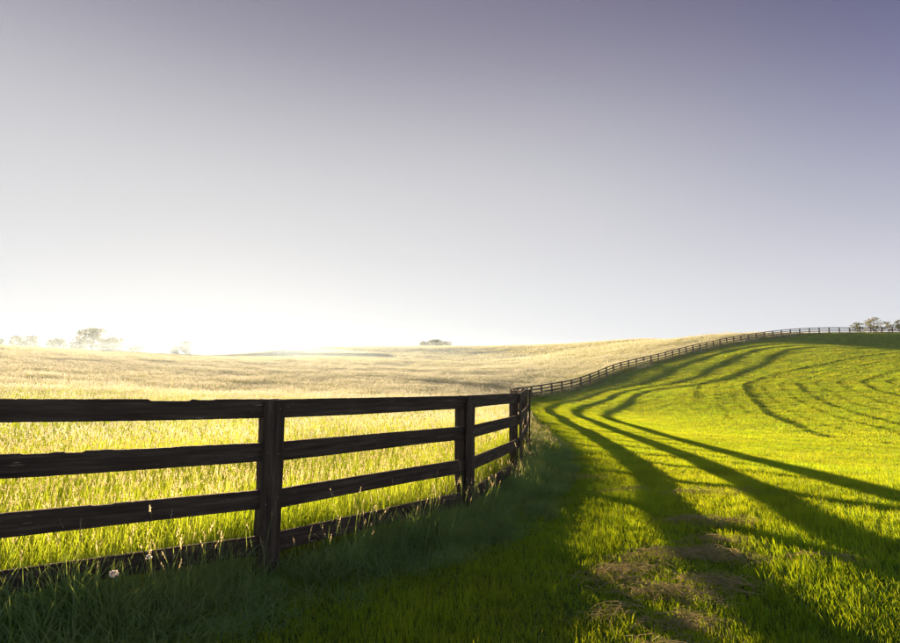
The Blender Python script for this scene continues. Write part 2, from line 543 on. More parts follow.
near_rails = [rail_mesh(i, 90, .0011) for i in range(6)]
chip_rails = [rail_mesh(20, 120, .0012, [(.55, .75, .004), (1.60, 1.86, .013), (1.90, 2.02, .006)]),
              rail_mesh(21, 120, .0014, [(.90, 1.05, .006), (1.12, 1.22, .010), (1.40, 1.75, .004)]),
              rail_mesh(22, 120, .0010, [(1.3, 1.42, .006)])]
far_rails = [rail_mesh(40 + i, 1, .002) for i in range(4)]
near_post = [box_mesh('post', .125, .125, -.35, 1.378, .008, s, .0018, 10) for s in range(3)]
far_post = [box_mesh('post', .13, .13, -.35, 1.385, .006, 9)]
near_batten = [box_mesh('batten', .168, .026, .02, 1.372, .004, s + 5, .0016, 10) for s in range(3)]
far_batten = [box_mesh('batten', .16, .026, .02, 1.375, .003, 19)]

M_nail = plain_mat('rusty nail', (.10, .07, .05), (.22, .19, .17), 60, .6)
bm = bmesh.new()
bmesh.ops.create_cone(bm, cap_ends=True, segments=8, radius1=.0065, radius2=.0045, depth=.006)
bmesh.ops.rotate(bm, verts=bm.verts, matrix=Matrix.Rotation(math.pi / 2, 3, 'X'))
nail_mesh = bpy.data.meshes.new('nail')
bm.to_mesh(nail_mesh); bm.free()
nail_mesh.materials.append(M_nail)
pz = ground_z(posts[:, 0], posts[:, 1])
rs = np.random.default_rng(3)
pdir = []
for i in range(len(posts)):
    a = posts[max(i - 1, 0)]; b = posts[min(i + 1, len(posts) - 1)]
    d = (b - a) / np.linalg.norm(b - a)
    pdir.append(d)
def part(name, me, mat):
    o = bpy.data.objects.new(name, me)
    C.objects.link(o)
    o.parent = fence
    o.matrix_parent_inverse = Matrix.Identity(4)
    o.matrix_local = fence_inv @ mat
    return o
RAIL_TOPS = (1.39, 1.034, .678, .322)
lat = .0625 + RAIL_T / 2 + .004
n_rail = 0
for i, p in enumerate(posts):
    d = pdir[i]
    nrm = np.array([d[1], -d[0]])           # towards the lawn
    ang = math.atan2(d[1], d[0])
    near = 1 <= i <= 9
    lean = Matrix.Rotation(rs.normal(0, .008), 4, 'X') @ Matrix.Rotation(rs.normal(0, .008), 4, 'Y')
    base = Matrix.Translation((p[0], p[1], pz[i])) @ Matrix.Rotation(ang, 4, 'Z') @ lean
    part('post', (near_post[i % 3] if near else far_post[0]), base)
    bat = part('batten', (near_batten[i % 3] if near else far_batten[0]), base @ Matrix.Translation((0, -(lat + RAIL_T / 2 + .018), 0)))
    if 2 <= i <= 6:
        for hgt in (1.39, 1.034, .678, .322):
            for sx_ in (-1, 1):
                nl = bpy.data.objects.new('nail', nail_mesh)
                C.objects.link(nl)
                nl.parent = bat
                nl.location = (sx_ * .045 + rs.normal(0, .006), -.0145, hgt - .075 + rs.normal(0, .014))
    if i + 1 < len(posts):
        q = posts[i + 1]
        n2 = np.array([pdir[i + 1][1], -pdir[i + 1][0]])
        a3 = np.array([p[0] + nrm[0] * lat, p[1] + nrm[1] * lat, pz[i]])
        b3 = np.array([q[0] + n2[0] * lat, q[1] + n2[1] * lat, pz[i + 1]])
        for k, hgt in enumerate(RAIL_TOPS):
            A3 = Vector(a3) + Vector((0, 0, hgt + rs.normal(0, .006)))
            B3 = Vector(b3) + Vector((0, 0, hgt + rs.normal(0, .006)))
            D = B3 - A3
            L = D.length
            ax = D.normalized()
            side = Vector((0, 0, 1)).cross(ax).normalized()
            up = ax.cross(side)
            mat = Matrix((ax, side, up)).transposed().to_4x4()
            mat = Matrix.Translation(A3 + ax * .002) @ mat @ Matrix.Diagonal(((L - .004) / BAY, 1, 1, 1))
            if i == 2 and k < 3:
                mesh = chip_rails[k]
            elif 1 <= i <= 9:
                mesh = near_rails[(i * 3 + k) % 6]
            else:
                mesh = far_rails[(i + k) % 4]
            part('rail', mesh, mat)
            n_rail += 1

# ------------------------------------------------------------------ grass: tuft meshes set out by geometry nodes
def blade_arrays(r_, count, radius, hmin, hmax, w, segs, lean, curl, tipw=.15):
    """curved tapering strips"""
    V, F, T, B = [], [], [], []
    for _ in range(count):
        a = r_.uniform(0, 2 * math.pi); rr = radius * math.sqrt(r_.uniform(0, 1))
        bx, by = rr * math.cos(a), rr * math.sin(a)
        h = r_.uniform(hmin, hmax)
        az = r_.uniform(0, 2 * math.pi)
        ln = abs(r_.normal(0, lean)); cu = abs(r_.normal(0, curl))
        face = r_.uniform(0, math.pi)
        wx, wy = math.cos(face), math.sin(face)
        ww = w * r_.uniform(.6, 1.3)
        bl = r_.uniform(0, 1)
        th = ln
        x, y, z = bx, by, -.01
        i0 = len(V)
        for s in range(segs + 1):
            t = s / segs
            wd = ww * (1 - t ** 1.6 * (1 - tipw)) * .5
            if s == segs:
                V.append((x, y, z)); T.append(1.0); B.append(bl)
            else:
                V.append((x - wx * wd, y - wy * wd, z)); V.append((x + wx * wd, y + wy * wd, z))
                T += [t, t]; B += [bl, bl]
            st = h / segs
            x += st * math.sin(th) * math.cos(az); y += st * math.sin(th) * math.sin(az); z += st * math.cos(th)
            th += cu / segs
        for s in range(segs):
            j = i0 + 2 * s
            if s == segs - 1:
                F.append((j, j + 1, j + 2))
            else:
                F.append((j, j + 1, j + 3, j + 2))
    return V, F, T, B

def seed_arrays(r_, count, radius, hmin, hmax, stemw, headl, headw, n_sp, lean):
    """thin stalks carrying a loose spike of small scales"""
    V, F, T, B, MI = [], [], [], [], []
    for _ in range(count):
        a = r_.uniform(0, 2 * math.pi); rr = radius * math.sqrt(r_.uniform(0, 1))
        p = np.array([rr * math.cos(a), rr * math.sin(a), 0.0])
        h = r_.uniform(hmin, hmax)
        az = r_.uniform(0, 2 * math.pi); th = abs(r_.normal(0, lean))
        bl = r_.uniform(0, 1)
        segs = 3
        f = r_.uniform(0, math.pi); wv = np.array([math.cos(f), math.sin(f), 0]) * stemw * .5
        i0 = len(V)
        d = None
        for s in range(segs + 1):
            V.append(tuple(p - wv)); V.append(tuple(p + wv)); T += [s / segs * .7] * 2; B += [bl] * 2
            d = np.array([math.sin(th) * math.cos(az), math.sin(th) * math.sin(az), math.cos(th)])
            if s < segs:
                p = p + d * h / segs
            th += .06
        for s in range(segs):
            j = i0 + 2 * s
            F.append((j, j + 1, j + 3, j + 2)); MI.append(0)
        L = headl * r_.uniform(.7, 1.3)
        for k in range(n_sp):
            t = (k + r_.uniform(0, 1)) / n_sp
            q = p - d * .02 + d * L * t
            ph = r_.uniform(0, 2 * math.pi)
            side = np.array([math.cos(ph), math.sin(ph), 0])
            wd = headw * (math.sin(math.pi * min(1, .15 + t * .85)) * .8 + .2) * r_.uniform(.6, 1.3)
            ln = L / n_sp * r_.uniform(1.6, 2.4)
            i0 = len(V)
            V += [tuple(q), tuple(q + side * wd + d * ln * .4), tuple(q + d * ln + side * wd * .3), tuple(q - side * wd * .3 + d * ln * .5)]
            T += [t * .6 + .4] * 4; B += [bl] * 4
            F.append((i0, i0 + 1, i0 + 2, i0 + 3)); MI.append(1)
    return V, F, T, B, MI

def tuft_object(name, groups, mats):
    """groups: list of (V, F, T, B, MI or int)"""
    V, F, T, B, MI = [], [], [], [], []
    for g in groups:
        off = len(V)
        V += list(g[0]); F += [tuple(i + off for i in f) for f in g[1]]
        T += g[2]; B += g[3]
        MI += list(g[4]) if len(g) > 4 and isinstance(g[4], list) else [g[4] if len(g) > 4 else 0] * len(g[1])
    o = mesh_obj(name, V, F, mats, mat_idx=MI, link=False)
    for nm, arr in (('tip', T), ('blade', B)):
        at = o.data.attributes.new(nm, 'FLOAT', 'POINT')
        at.data.foreach_set('value', np.asarray(arr, dtype=np.float32))
    return o

def scatter_group(name, tufts):
    ng = bpy.data.node_groups.new(name, 'GeometryNodeTree')
    ng.interface.new_socket('Geometry', in_out='INPUT', socket_type='NodeSocketGeometry')
    ng.interface.new_socket('Geometry', in_out='OUTPUT', socket_type='NodeSocketGeometry')
    gi = ng.nodes.new('NodeGroupInput'); go = ng.nodes.new('NodeGroupOutput')
    inst = ng.nodes.new('GeometryNodeInstanceOnPoints')
    join = ng.nodes.new('GeometryNodeJoinGeometry')
    for t in tufts:
        oi = ng.nodes.new('GeometryNodeObjectInfo')
        oi.inputs['Object'].default_value = t
        oi.inputs['As Instance'].default_value = False
        g2 = ng.nodes.new('GeometryNodeGeometryToInstance')
        ng.links.new(oi.outputs['Geometry'], g2.inputs[0])
        ng.links.new(g2.outputs[0], join.inputs[0])
    ng.links.new(gi.outputs[0], inst.inputs['Points'])
    ng.links.new(join.outputs[0], inst.inputs['Instance'])
    inst.inputs['Pick Instance'].default_value = True
    def attr(nm, ty):
        a = ng.nodes.new('GeometryNodeInputNamedAttribute'); a.data_type = ty
        a.inputs['Name'].default_value = nm
        return a
    ai = attr('pick', 'INT'); ar = attr('rot', 'FLOAT_VECTOR'); asz = attr('size', 'FLOAT_VECTOR')
    ng.links.new(ai.outputs['Attribute'], inst.inputs['Instance Index'])
    e2r = ng.nodes.new('FunctionNodeEulerToRotation')
    ng.links.new(ar.outputs['Attribute'], e2r.inputs[0])
    ng.links.new(e2r.outputs[0], inst.inputs['Rotation'])
    ng.links.new(asz.outputs['Attribute'], inst.inputs['Scale'])
    ng.links.new(inst.outputs['Instances'], go.inputs[0])
    return ng

TOTAL = [0]
def scatter(name, label, pts, sizes, tufts, picks=None, cat=None):
    """one object of uncountable grass: a point per tuft"""
    x, y = pts[:, 0], pts[:, 1]
    z = ground_z(x, y)
    e = .6
    sx = (ground_z(x + e, y) - ground_z(x - e, y)) / (2 * e)
    sy = (ground_z(x, y + e) - ground_z(x, y - e)) / (2 * e)
    yaw = rng.uniform(0, 2 * math.pi, len(x))
    # tilt with the slope: rotation Rz(yaw) first, then small tilt about world axes ~ euler XYZ = (tiltx, tilty, yaw) in tuft frame
    c, s = np.cos(yaw), np.sin(yaw)
    gxl, gyl = sx * c + sy * s, -sx * s + sy * c
    rot = np.stack([np.arctan(gyl), -np.arctan(gxl), np.zeros_like(x)], 1)
    # build euler for R = Rz(yaw) * Ry(b) * Rx(a)  -> blender XYZ euler (a, b, yaw)
    rot[:, 2] = yaw
    me = bpy.data.meshes.new(name)
    me.vertices.add(len(x))
    me.vertices.foreach_set('co', np.stack([x, y, z], 1).astype(np.float32).ravel())
    for nm, ty, arr, key in (('rot', 'FLOAT_VECTOR', rot, 'vector'), ('size', 'FLOAT_VECTOR', sizes, 'vector')):
        at = me.attributes.new(nm, ty, 'POINT')
        at.data.foreach_set(key, np.ascontiguousarray(arr, dtype=np.float32).ravel())
    if picks is None:
        picks = rng.integers(0, len(tufts), len(x))
    at = me.attributes.new('pick', 'INT', 'POINT')
    at.data.foreach_set('value', picks.astype(np.int32))
    o = bpy.data.objects.new(name, me)
    C.objects.link(o)
    md = o.modifiers.new('tufts', 'NODES')
    md.node_group = scatter_group(name + '_tufts', tufts)
    tag(o, label, cat, kind='stuff')
    TOTAL[0] += len(x)
    print('SCATTER', name, len(x))
    return o

def in_view(x, y, ang_margin=8.0, near=2.2, back=0):
    """keep what the camera (or one standing a step aside) could see"""
    half = math.degrees(math.atan(450 / 520)) + ang_margin
    az = np.degrees(np.arctan2(x, y + 1.0))
    return (np.abs(az) < half) & (y > near - 2.0)

def not_hidden(x, y, lift):
    """drop tufts that hills hide even from an eye two metres higher"""
    z = ground_z(x, y) + lift
    ok = np.ones(len(x), bool)
    for t in np.linspace(.15, .97, 26):
        zz = (CAMZ + 1.5) * (1 - t) + z * t
        ok &= zz > ground_z(x * t, y * t) - .05
    return ok

def scatter_points(x0, x1, y0, y1, density):
    nn = int((x1 - x0) * (y1 - y0) * density)
    # jittered grid: even cover without visible rows
    k = math.sqrt(1 / density)
    gx_, gy_ = np.meshgrid(np.arange(x0, x1, k), np.arange(y0, y1, k))
    x = gx_.ravel() + rng.uniform(-.5, .5, gx_.size) * k * 1.3
    y = gy_.ravel() + rng.uniform(-.5, .5, gx_.size) * k * 1.3
    return x, y

rr = np.random.default_rng(11)
# --- lawn tufts, four sizes from the feet to the hill
L0 = [tuft_object('lawn_tuft', [blade_arrays(rr, 60, .10, .035, .095, .0050, 3, .35, .5) + (0,)], [M_lawn]) for _ in range(5)]
L0b = [tuft_object('lawn_tuft', [blade_arrays(rr, 22, .06, .08, .17, .0052, 4, .35, .6) + (0,)], [M_lawn]) for _ in range(3)]
L1 = [tuft_object('lawn_tuft', [blade_arrays(rr, 80, .22, .04, .09, .0085, 2, .35, .5) + (0,)], [M_lawn]) for _ in range(5)]
L2 = [tuft_object('lawn_tuft', [blade_arrays(rr, 120, .55, .045, .10, .020, 2, .35, .5) + (0,)], [M_lawn]) for _ in range(5)]
L3 = [tuft_object('lawn_tuft', [blade_arrays(rr, 150, 1.1, .05, .12, .045, 1, .35, .5) + (0,)], [M_lawn]) for _ in range(5)]

def stripes(s, x, y):
    """height of the mown lawn: swaths run parallel to the fence, ridges of missed grass between them"""
    w = s + .5 * (vnoise(x, y, 9, 8) - .5)
    h = 1.0 + .22 * np.cos(2 * math.pi * w / 1.55)
    return h * (.75 + .5 * vnoise(x, y, .8, 4)) * (.85 + .3 * vnoise(x, y, 3.5, 6))

def lawn_ring(name, label, r0, r1, box, density, tufts, sz_jit=.25, margin=8):
    x, y = scatter_points(*box, density)
    r = np.hypot(x, y)
    edge = rng.uniform(-.08, .08, len(x)) * r
    m = (r + edge >= r0) & (r + edge < r1) & in_view(x, y, margin)
    x, y = x[m], y[m]
    s = fence_dist(x, y)
    m = s > .15 + .25 * vnoise(x, y, .7, 9)
    x, y, s = x[m], y[m], s[m]
    if r1 > 30:
        m = not_hidden(x, y, .15)
        x, y, s = x[m], y[m], s[m]
    h = stripes(s, x, y)
    w = 1 + rng.uniform(-sz_jit, sz_jit, len(x))
    sizes = np.stack([w, w, h * (1 + rng.uniform(-.2, .2, len(x)))], 1)
    return scatter(name, label, np.stack([x, y], 1), sizes, tufts)

lawn_ring('lawn_grass', 'short mown grass of the near lawn in the foreground', 0, 9.5, (-5, 12, .4, 10), 130, L0)
lawn_ring('lawn_grass', 'mown grass in the middle of the lawn', 9.0, 26, (-2, 28, 3, 28), 26, L1)
lawn_ring('lawn_grass', 'mown grass where the lawn dips before the hill', 24, 62, (2, 62, 8, 64), 5.2, L2)
lawn_ring('lawn_grass', 'mown grass on the upper slope of the hill', 58, 160, (8, 125, 30, 116), 1.5, L3)
# taller missed tufts in the near lawn
x, y = scatter_points(-4, 9, .8, 9, 14)
m = in_view(x, y) & (fence_dist(x, y) > .5) & (vnoise(x, y, .9, 12) + rng.uniform(-.15, .15, len(x)) > .53)
x, y = x[m], y[m]
w = rng.uniform(.7, 1.15, len(x))
scatter('lawn_grass', 'scattered taller blades standing up out of the near lawn', np.stack([x, y], 1), np.stack([w, w, w * rng.uniform(.6, 1.0, len(x))], 1), L0b)

# --- ridges of longer grass the mower left between its rounds
V4 = [tuft_object('lawn_tuft', [blade_arrays(rr, 46, .16, .07, .14, .013, 3, .3, .5) + (0,)], [M_ridge]) for _ in range(4)]
round1 = catmull(np.array([(70, 71), (58, 68), (48.1, 64.4), (39.4, 60.5), (31.6, 55.1), (28.2, 50), (25.6, 44.5), (22.2, 36.7), (18.6, 28), (13.8, 18.2), (10.5, 10)], float), 40)
tan = np.gradient(round1, axis=0)
tan /= np.linalg.norm(tan, axis=1)[:, None]
inner = np.stack([-tan[:, 1], tan[:, 0]], 1)          # towards the middle of the lawn
P, HS = [], []
for off, hs, t0, t1, per_m in ((0, 1.5, .05, .86, 9), (.35, .8, .2, .8, 5), (-4.4, .95, .3, .58, 8), (-2.6, .65, .25, .75, 7), (-1.3, .65, .25, .7, 7), (1.5, .7, .1, .9, 7), (3.1, .8, .12, .9, 8), (4.4, 1.0, .1, .95, 8), (6.0, .75, .1, .95, 7),
                               (7.6, .75, .1, .95, 7), (9.3, 1.0, .05, .95, 8), (11.2, .75, 0, .95, 7), (13.0, .75, 0, .95, 7), (15.5, .95, 0, .95, 7), (18, .75, 0, .9, 7)):
    seg = np.linalg.norm(np.diff(round1, axis=0), axis=1).sum()
    k = int(seg * (t1 - t0) * per_m)
    j = (rng.uniform(t0, t1, k) * (len(round1) - 1)).astype(int)
    q = round1[j] + inner[j] * (off + rng.normal(0, .07, k) + .35 * (vnoise(round1[j, 0], round1[j, 1], 5, 40 + int(off * 3)) - .5))[:, None] + tan[j] * rng.uniform(-.3, .3, k)[:, None]
    gap = vnoise(q[:, 0], q[:, 1], 4.0, 50 + int(off)) > (.08 if off == 0 else .06)
    P.append(q[gap]); HS.append(np.full(gap.sum(), hs))
P = np.vstack(P); HS = np.concatenate(HS)
r_p = np.hypot(P[:, 0], P[:, 1])
m = in_view(P[:, 0], P[:, 1]) & (r_p > 16) & (fence_dist(P[:, 0], P[:, 1]) > 2)
P, HS = P[m], HS[m]
w = rng.uniform(.8, 1.2, len(P))
scatter('lawn_grass', 'thin curving ridges of longer grass left between mower rounds', P, np.stack([w, w, HS * rng.uniform(.65, 1.05, len(P))], 1), V4)

# --- meadow
D0 = [tuft_object('meadow_tuft', [blade_arrays(rr, 60, .17, .20, .50, .0065, 4, .22, .5) + (0,),
                                  seed_arrays(rr, 4, .16, .40, .62, .0025, .075, .007, 9, .16)], [M_meadow, M_seed]) for _ in range(5)]
D1 = [tuft_object('meadow_tuft', [blade_arrays(rr, 80, .42, .22, .50, .014, 3, .22, .5) + (0,),
                                  seed_arrays(rr, 13, .42, .40, .62, .004, .085, .011, 5, .16)], [M_meadow, M_seed_haze]) for _ in range(5)]
D2 = [tuft_object('meadow_tuft', [blade_arrays(rr, 110, 1.3, .25, .50, .045, 2, .25, .4) + (0,),
                                  seed_arrays(rr, 80, 1.3, .40, .60, .006, .11, .02, 4, .16)], [M_field, M_seed_haze]) for _ in range(4)]
D3 = [tuft_object('meadow_tuft', [blade_arrays(rr, 110, 3.0, .28, .52, .12, 1, .25, .3) + (0,),
                                  blade_arrays(rr, 90, 3.0, .40, .62, .10, 1, .2, .3) + (1,)], [M_field, M_seed_haze]) for _ in range(4)]

def meadow_ring(name, label, r0, r1, box, density, tufts, hide=False):
    x, y = scatter_points(*box, density)
    r = np.hypot(x, y)
    rj = r * (1 + rng.uniform(-.25, .25, len(x)))
    m = (rj >= r0) & (rj < r1) & in_view(x, y, 7)
    x, y = x[m], y[m]
    s = fence_dist(x, y)
    m = s < -.12
    x, y, s = x[m], y[m], s[m]
    if hide:
        m = not_hidden(x, y, .6)
        x, y = x[m], y[m]
    hh = .72 + .55 * vnoise(x, y, 2.3, 21) * .7 + .35 * vnoise(x, y, 9, 22)
    w = rng.uniform(.8, 1.2, len(x))
    return scatter(name, label, np.stack([x, y], 1), np.stack([w, w, hh * rng.uniform(.85, 1.15, len(x))], 1), tufts)

meadow_ring('meadow_grass', 'tall sunlit meadow grass right behind the near boards', 0, 13, (-17, 3, 2, 17), 38, D0)
meadow_ring('meadow_grass', 'tall golden meadow grass behind the near fence', 11, 42, (-50, 8, 4, 54), 7.5, D1)
meadow_ring('meadow_grass', 'golden meadow grass in the middle of the field', 36, 110, (-120, 70, 20, 140), .85, D2, True)
meadow_ring('meadow_grass', 'pale meadow grass up to the skyline', 95, 330, (-225, 150, 60, 300), .13, D3, True)

# --- verge: uncut grass along the fence foot
V0 = [tuft_object('verge_tuft', [blade_arrays(rr, 46, .13, .16, .46, .0075, 5, .20, .85) + (0,)], [M_verge]) for _ in range(5)]
V1 = [tuft_object('verge_tuft', [blade_arrays(rr, 30, .13, .18, .42, .0065, 5, .20, .8) + (0,),
                                 seed_arrays(rr, 4, .12, .34, .60, .0025, .085, .008, 12, .16)], [M_verge, M_seed]) for _ in range(4)]
V2 = [tuft_object('verge_tuft', [blade_arrays(rr, 60, .30, .20, .45, .014, 3, .22, .6) + (0,),
                                 seed_arrays(rr, 16, .30, .32, .55, .005, .09, .014, 5, .16)], [M_meadow, M_seed]) for _ in range(4)]

def along_fence(i0, i1, per_m, smin, smax, power=1.0):
    P = []
    for i in range(i0, i1):
        a, b = posts[i], posts[i + 1]
        L = np.linalg.norm(b - a)
        k = rng.poisson(L * per_m)
        t = rng.uniform(0, 1, k)
        s = smin + (smax - smin) * rng.uniform(0, 1, k) ** power
        d = (b - a) / L
        P.append(a + np.outer(t, b - a) + np.outer(s, [d[1], -d[0]]))
    return np.vstack(P)
P = along_fence(1, 8, 64, .06, .95, 1.1)
fd = fence_dist(P[:, 0], P[:, 1])
hh = (1.0 - .55 * smooth01(.25, .9, fd)) * (.42 + .60 * vnoise(P[:, 0], P[:, 1], .5, 31))
w = rng.uniform(.8, 1.2, len(P))
scatter('verge_grass', 'long dark green grass growing along the foot of the near fence', P, np.stack([w, w, hh], 1), V0)
P = along_fence(1, 9, 8, .08, .42)
w = rng.uniform(.8, 1.15, len(P))
scatter('verge_grass', 'seeding grass stalks among the long grass at the near fence', P, np.stack([w, w, w * rng.uniform(.6, 1.0, len(P))], 1), V1)
P = along_fence(6, len(posts) - 1, 7, -.3, .55)
w = rng.uniform(.7, 1.1, len(P))
scatter('verge_grass', 'strip of golden uncut grass under the distant fence', P, np.stack([w, w, w * rng.uniform(.45, .8, len(P))], 1), V2)

# ------------------------------------------------------------------ dry clippings left by the mower
def hay():
    r_ = np.random.default_rng(5)
    V, F, T, B = [], [], [], []
    spots = [(1.35, 4.25, .32, .16, 420), (1.75, 4.55, .34, .14, 380), (2.20, 4.45, .30, .15, 420), (1.55, 3.85, .34, .15, 420), (1.95, 3.95, .30, .14, 300),
             (1.50, 3.45, .26, .12, 260), (2.45, 5.35, .30, .12, 240), (2.75, 5.15, .25, .1, 160), (3.05, 6.55, .4, .14, 240), (3.35, 6.3, .3, .12, 160),
             (2.35, 4.75, .25, .1, 160), (1.30, 3.15, .25, .12, 160), (2.0, 8.2, .35, .12, 120), (2.3, 7.0, .3, .1, 120), (1.1, 3.6, .2, .1, 90), (2.9, 4.2, .3, .12, 90)]
    for (cx, cy, lx, ly, k) in spots:
        ang0 = r_.uniform(-.5, .2)
        for _ in range(int(k * .42)):
            u, v = r_.normal(0, lx * .55), r_.normal(0, ly * .55)
            x = cx + u * math.cos(ang0) - v * math.sin(ang0)
            y = cy + u * math.sin(ang0) + v * math.cos(ang0)
            pile = .05 * math.exp(-(u / lx) ** 2 - (v / ly) ** 2)
            z = float(0)
            az = ang0 + r_.normal(0, .7)
            L = r_.uniform(.08, .25)
            w = r_.uniform(.0012, .0030)
            zoff = .012 + pile * r_.uniform(.2, 1.3)
            bl = r_.uniform(0, 1)
            arch = r_.uniform(-.008, .045)
            i0 = len(V)
            px, py = -math.sin(az) * w, math.cos(az) * w
            bend = r_.normal(0, .35)
            for s in range(4):
                t = s / 3
                a2 = az + bend * t
                qx, qy = x + L * (t - .5) * math.cos(a2), y + L * (t - .5) * math.sin(a2)
                qz = zoff + arch * math.sin(math.pi * t) + r_.normal(0, .004)
                V.append((qx - px, qy - py, qz)); V.append((qx + px, qy + py, qz + w))
                T += [t, t]; B += [bl, bl]
            for s in range(3):
                j = i0 + 2 * s
                F.append((j, j + 1, j + 3, j + 2))
    V = np.array(V)
    V[:, 2] += ground_z(V[:, 0], V[:, 1])
    o = mesh_obj('hay_clippings', V, F, M_hay)
    for nm, arr in (('tip', T), ('blade', B)):
        at = o.data.attributes.new(nm, 'FLOAT', 'POINT')
        at.data.foreach_set('value', np.asarray(arr, dtype=np.float32))
    tag(o, 'brown dried mown grass lying in clumps on the near lawn', kind='stuff')
hay()

# ------------------------------------------------------------------ white wildflowers by the bottom board
def flower(label, x, y, height, lean, head_r, seed):
    r_ = np.random.default_rng(seed)
    root = empty('wildflower', (x, y, float(ground_z(x, y))))
    tag(root, label, 'flower', 'white flowers by the fence')
    V, F = [], []
    p = Vector((0, 0, -.02)); th = 0
    az = r_.uniform(0, 6.28)
    for s in range(7):
        for k in range(5):
            a = k * 2 * math.pi / 5
            V.append((p.x + .0022 * math.cos(a), p.y + .0022 * math.sin(a), p.z))
        top = p.copy()
        st = height / 6
        th += lean / 6
        p = p + Vector((math.sin(th) * math.cos(az), math.sin(th) * math.sin(az), math.cos(th))) * st
    for s in range(6):
        for k in range(5):
            F.append((s * 5 + k, s * 5 + (k + 1) % 5, s * 5 + 5 + (k + 1) % 5, s * 5 + 5 + k))
    mesh_obj('stem', V, F, M_stem, root, True)
    # bloom: loose ball of small petals
    V, F = [], []
    for k in range(60):
        d = Vector(r_.normal(0, 1, 3)).normalized()
        if d.z < -.5: d.z *= -1
        c0 = top + d * head_r * .25
        t1 = d.cross(Vector(r_.normal(0, 1, 3))).normalized()
        w = head_r * .26; l = head_r * r_.uniform(.6, .95)
        i0 = len(V)
        t2 = d.cross(t1) * .0015
        V += [c0, c0 + d * l * .6 + t1 * w, c0 + d * l, c0 + d * l * .6 - t1 * w, c0 + d * l * .55 + t2 * 3]
        F += [(i0, i0 + 1, i0 + 4), (i0 + 1, i0 + 2, i0 + 4), (i0 + 2, i0 + 3, i0 + 4), (i0 + 3, i0, i0 + 4)]
    mesh_obj('bloom', V, F, M_petal, root)
flower('larger white flower head in front of the bottom board at the left', -1.97, 3.22, .40, .15, .026, 1)
flower('smaller white flower standing taller right of the larger one', -1.86, 3.30, .46, .1, .019, 2)

# ------------------------------------------------------------------ trees
def tree(name, label, px, top_row, d, width, crown_h, trunk_h, n_leaf, leaf, sparse=0.0, seed=1, group=None, sink=None, lobes=9, cat='tree'):
    """px, d: bearing (photo column) and distance; the crown's top reaches top_row"""
    r_ = np.random.default_rng(seed)
    X = (px - 450) / FPX * d
    top = CAMZ + (HOR - top_row) / FPX * d
    zb = float(ground_z(X, d)) if sink is None else sink
    Ht = top - zb
    root = empty(name, (X, d, zb))
    tag(root, label, cat, group)
    cz0 = Ht - crown_h
    # trunk and limbs as tapered tubes
    V, F = [], []
    def tube(pts, rads):
        i0 = len(V)
        for p, rad in zip(pts, rads):
            for k in range(6):
                a = k * math.pi / 3
                V.append((p[0] + rad * math.cos(a), p[1] + rad * math.sin(a), p[2]))
        for s in range(len(pts) - 1):
            for k in range(6):
                F.append((i0 + s * 6 + k, i0 + s * 6 + (k + 1) % 6, i0 + s * 6 + 6 + (k + 1) % 6, i0 + s * 6 + 6 + k))
    tr = max(.12, width * .035)
    split = max(.6, cz0 + crown_h * .12)
    tube([(0, 0, -.3), (.05, 0, split * .5), (.12, .05, split)], [tr * 1.35, tr, tr * .8])
    cl = []
    for k in range(lobes):
        a = k * 2.4 + r_.uniform(-.4, .4)
        f = (k + .5) / lobes
        rad = width * .5 * (.25 + .6 * math.sqrt(1 - abs(2 * f - .85) * .75)) * r_.uniform(.7, 1.0)
        c = np.array([math.cos(a) * rad * .75, math.sin(a) * rad * .75, cz0 + crown_h * (.12 + .74 * f)])
        cl.append((c, width * r_.uniform(.16, .25), crown_h * r_.uniform(.10, .17)))
        mid = np.array([.12, .05, split]) * .5 + c * .5 + np.array([0, 0, -crown_h * .04])
        tube([(.12, .05, split), tuple(mid), tuple(c)], [tr * .55, tr * .32, tr * .1])
        for q in range(3):
            e = c + np.array([r_.normal(0, cl[-1][1] * .6), r_.normal(0, cl[-1][1] * .6), r_.normal(.1, cl[-1][2])])
            tube([tuple(mid * .4 + c * .6), tuple(e)], [tr * .16, tr * .04])
    cl.append((np.array([0, 0, cz0 + crown_h * .86]), width * .18, crown_h * .12))
    cl.append((np.array([0, 0, cz0 + crown_h * .5]), width * .25, crown_h * .16))
    mesh_obj('trunk', V, F, M_bark, root, True)
    # crown: leaf-sized faces in clumps
    nl = n_leaf
    ci = r_.integers(0, len(cl), nl)
    cen = np.array([cl[i][0] for i in ci]); rw = np.array([cl[i][1] for i in ci]); rh = np.array([cl[i][2] for i in ci])
    dirs = r_.normal(0, 1, (nl, 3)); dirs /= np.linalg.norm(dirs, axis=1)[:, None]
    rad = r_.uniform(.2, 1.12, nl) ** .6
    p = cen + dirs * np.stack([rw, rw, rh], 1) * rad[:, None]
    p[:, 2] = np.minimum(p[:, 2], Ht)
    u = r_.normal(0, 1, (nl, 3)); u /= np.linalg.norm(u, axis=1)[:, None]
    v = np.cross(u, r_.normal(0, 1, (nl, 3))); v /= np.linalg.norm(v, axis=1)[:, None]
    ls = leaf * r_.uniform(.6, 1.4, nl)[:, None]
    Q = np.stack([p - u * ls, p + v * ls * .55, p + u * ls, p - v * ls * .55], 1).reshape(-1, 3)
    FF = [(4 * i, 4 * i + 1, 4 * i + 2, 4 * i + 3) for i in range(nl)]
    o = mesh_obj('crown', Q, FF, M_leaf, root)
    for nm, arr in (('tip', np.repeat(r_.uniform(0, 1, nl), 4)), ('blade', np.repeat(r_.uniform(0, 1, nl), 4))):
        at = o.data.attributes.new(nm, 'FLOAT', 'POINT')
        at.data.foreach_set('value', arr.astype(np.float32))
    return root

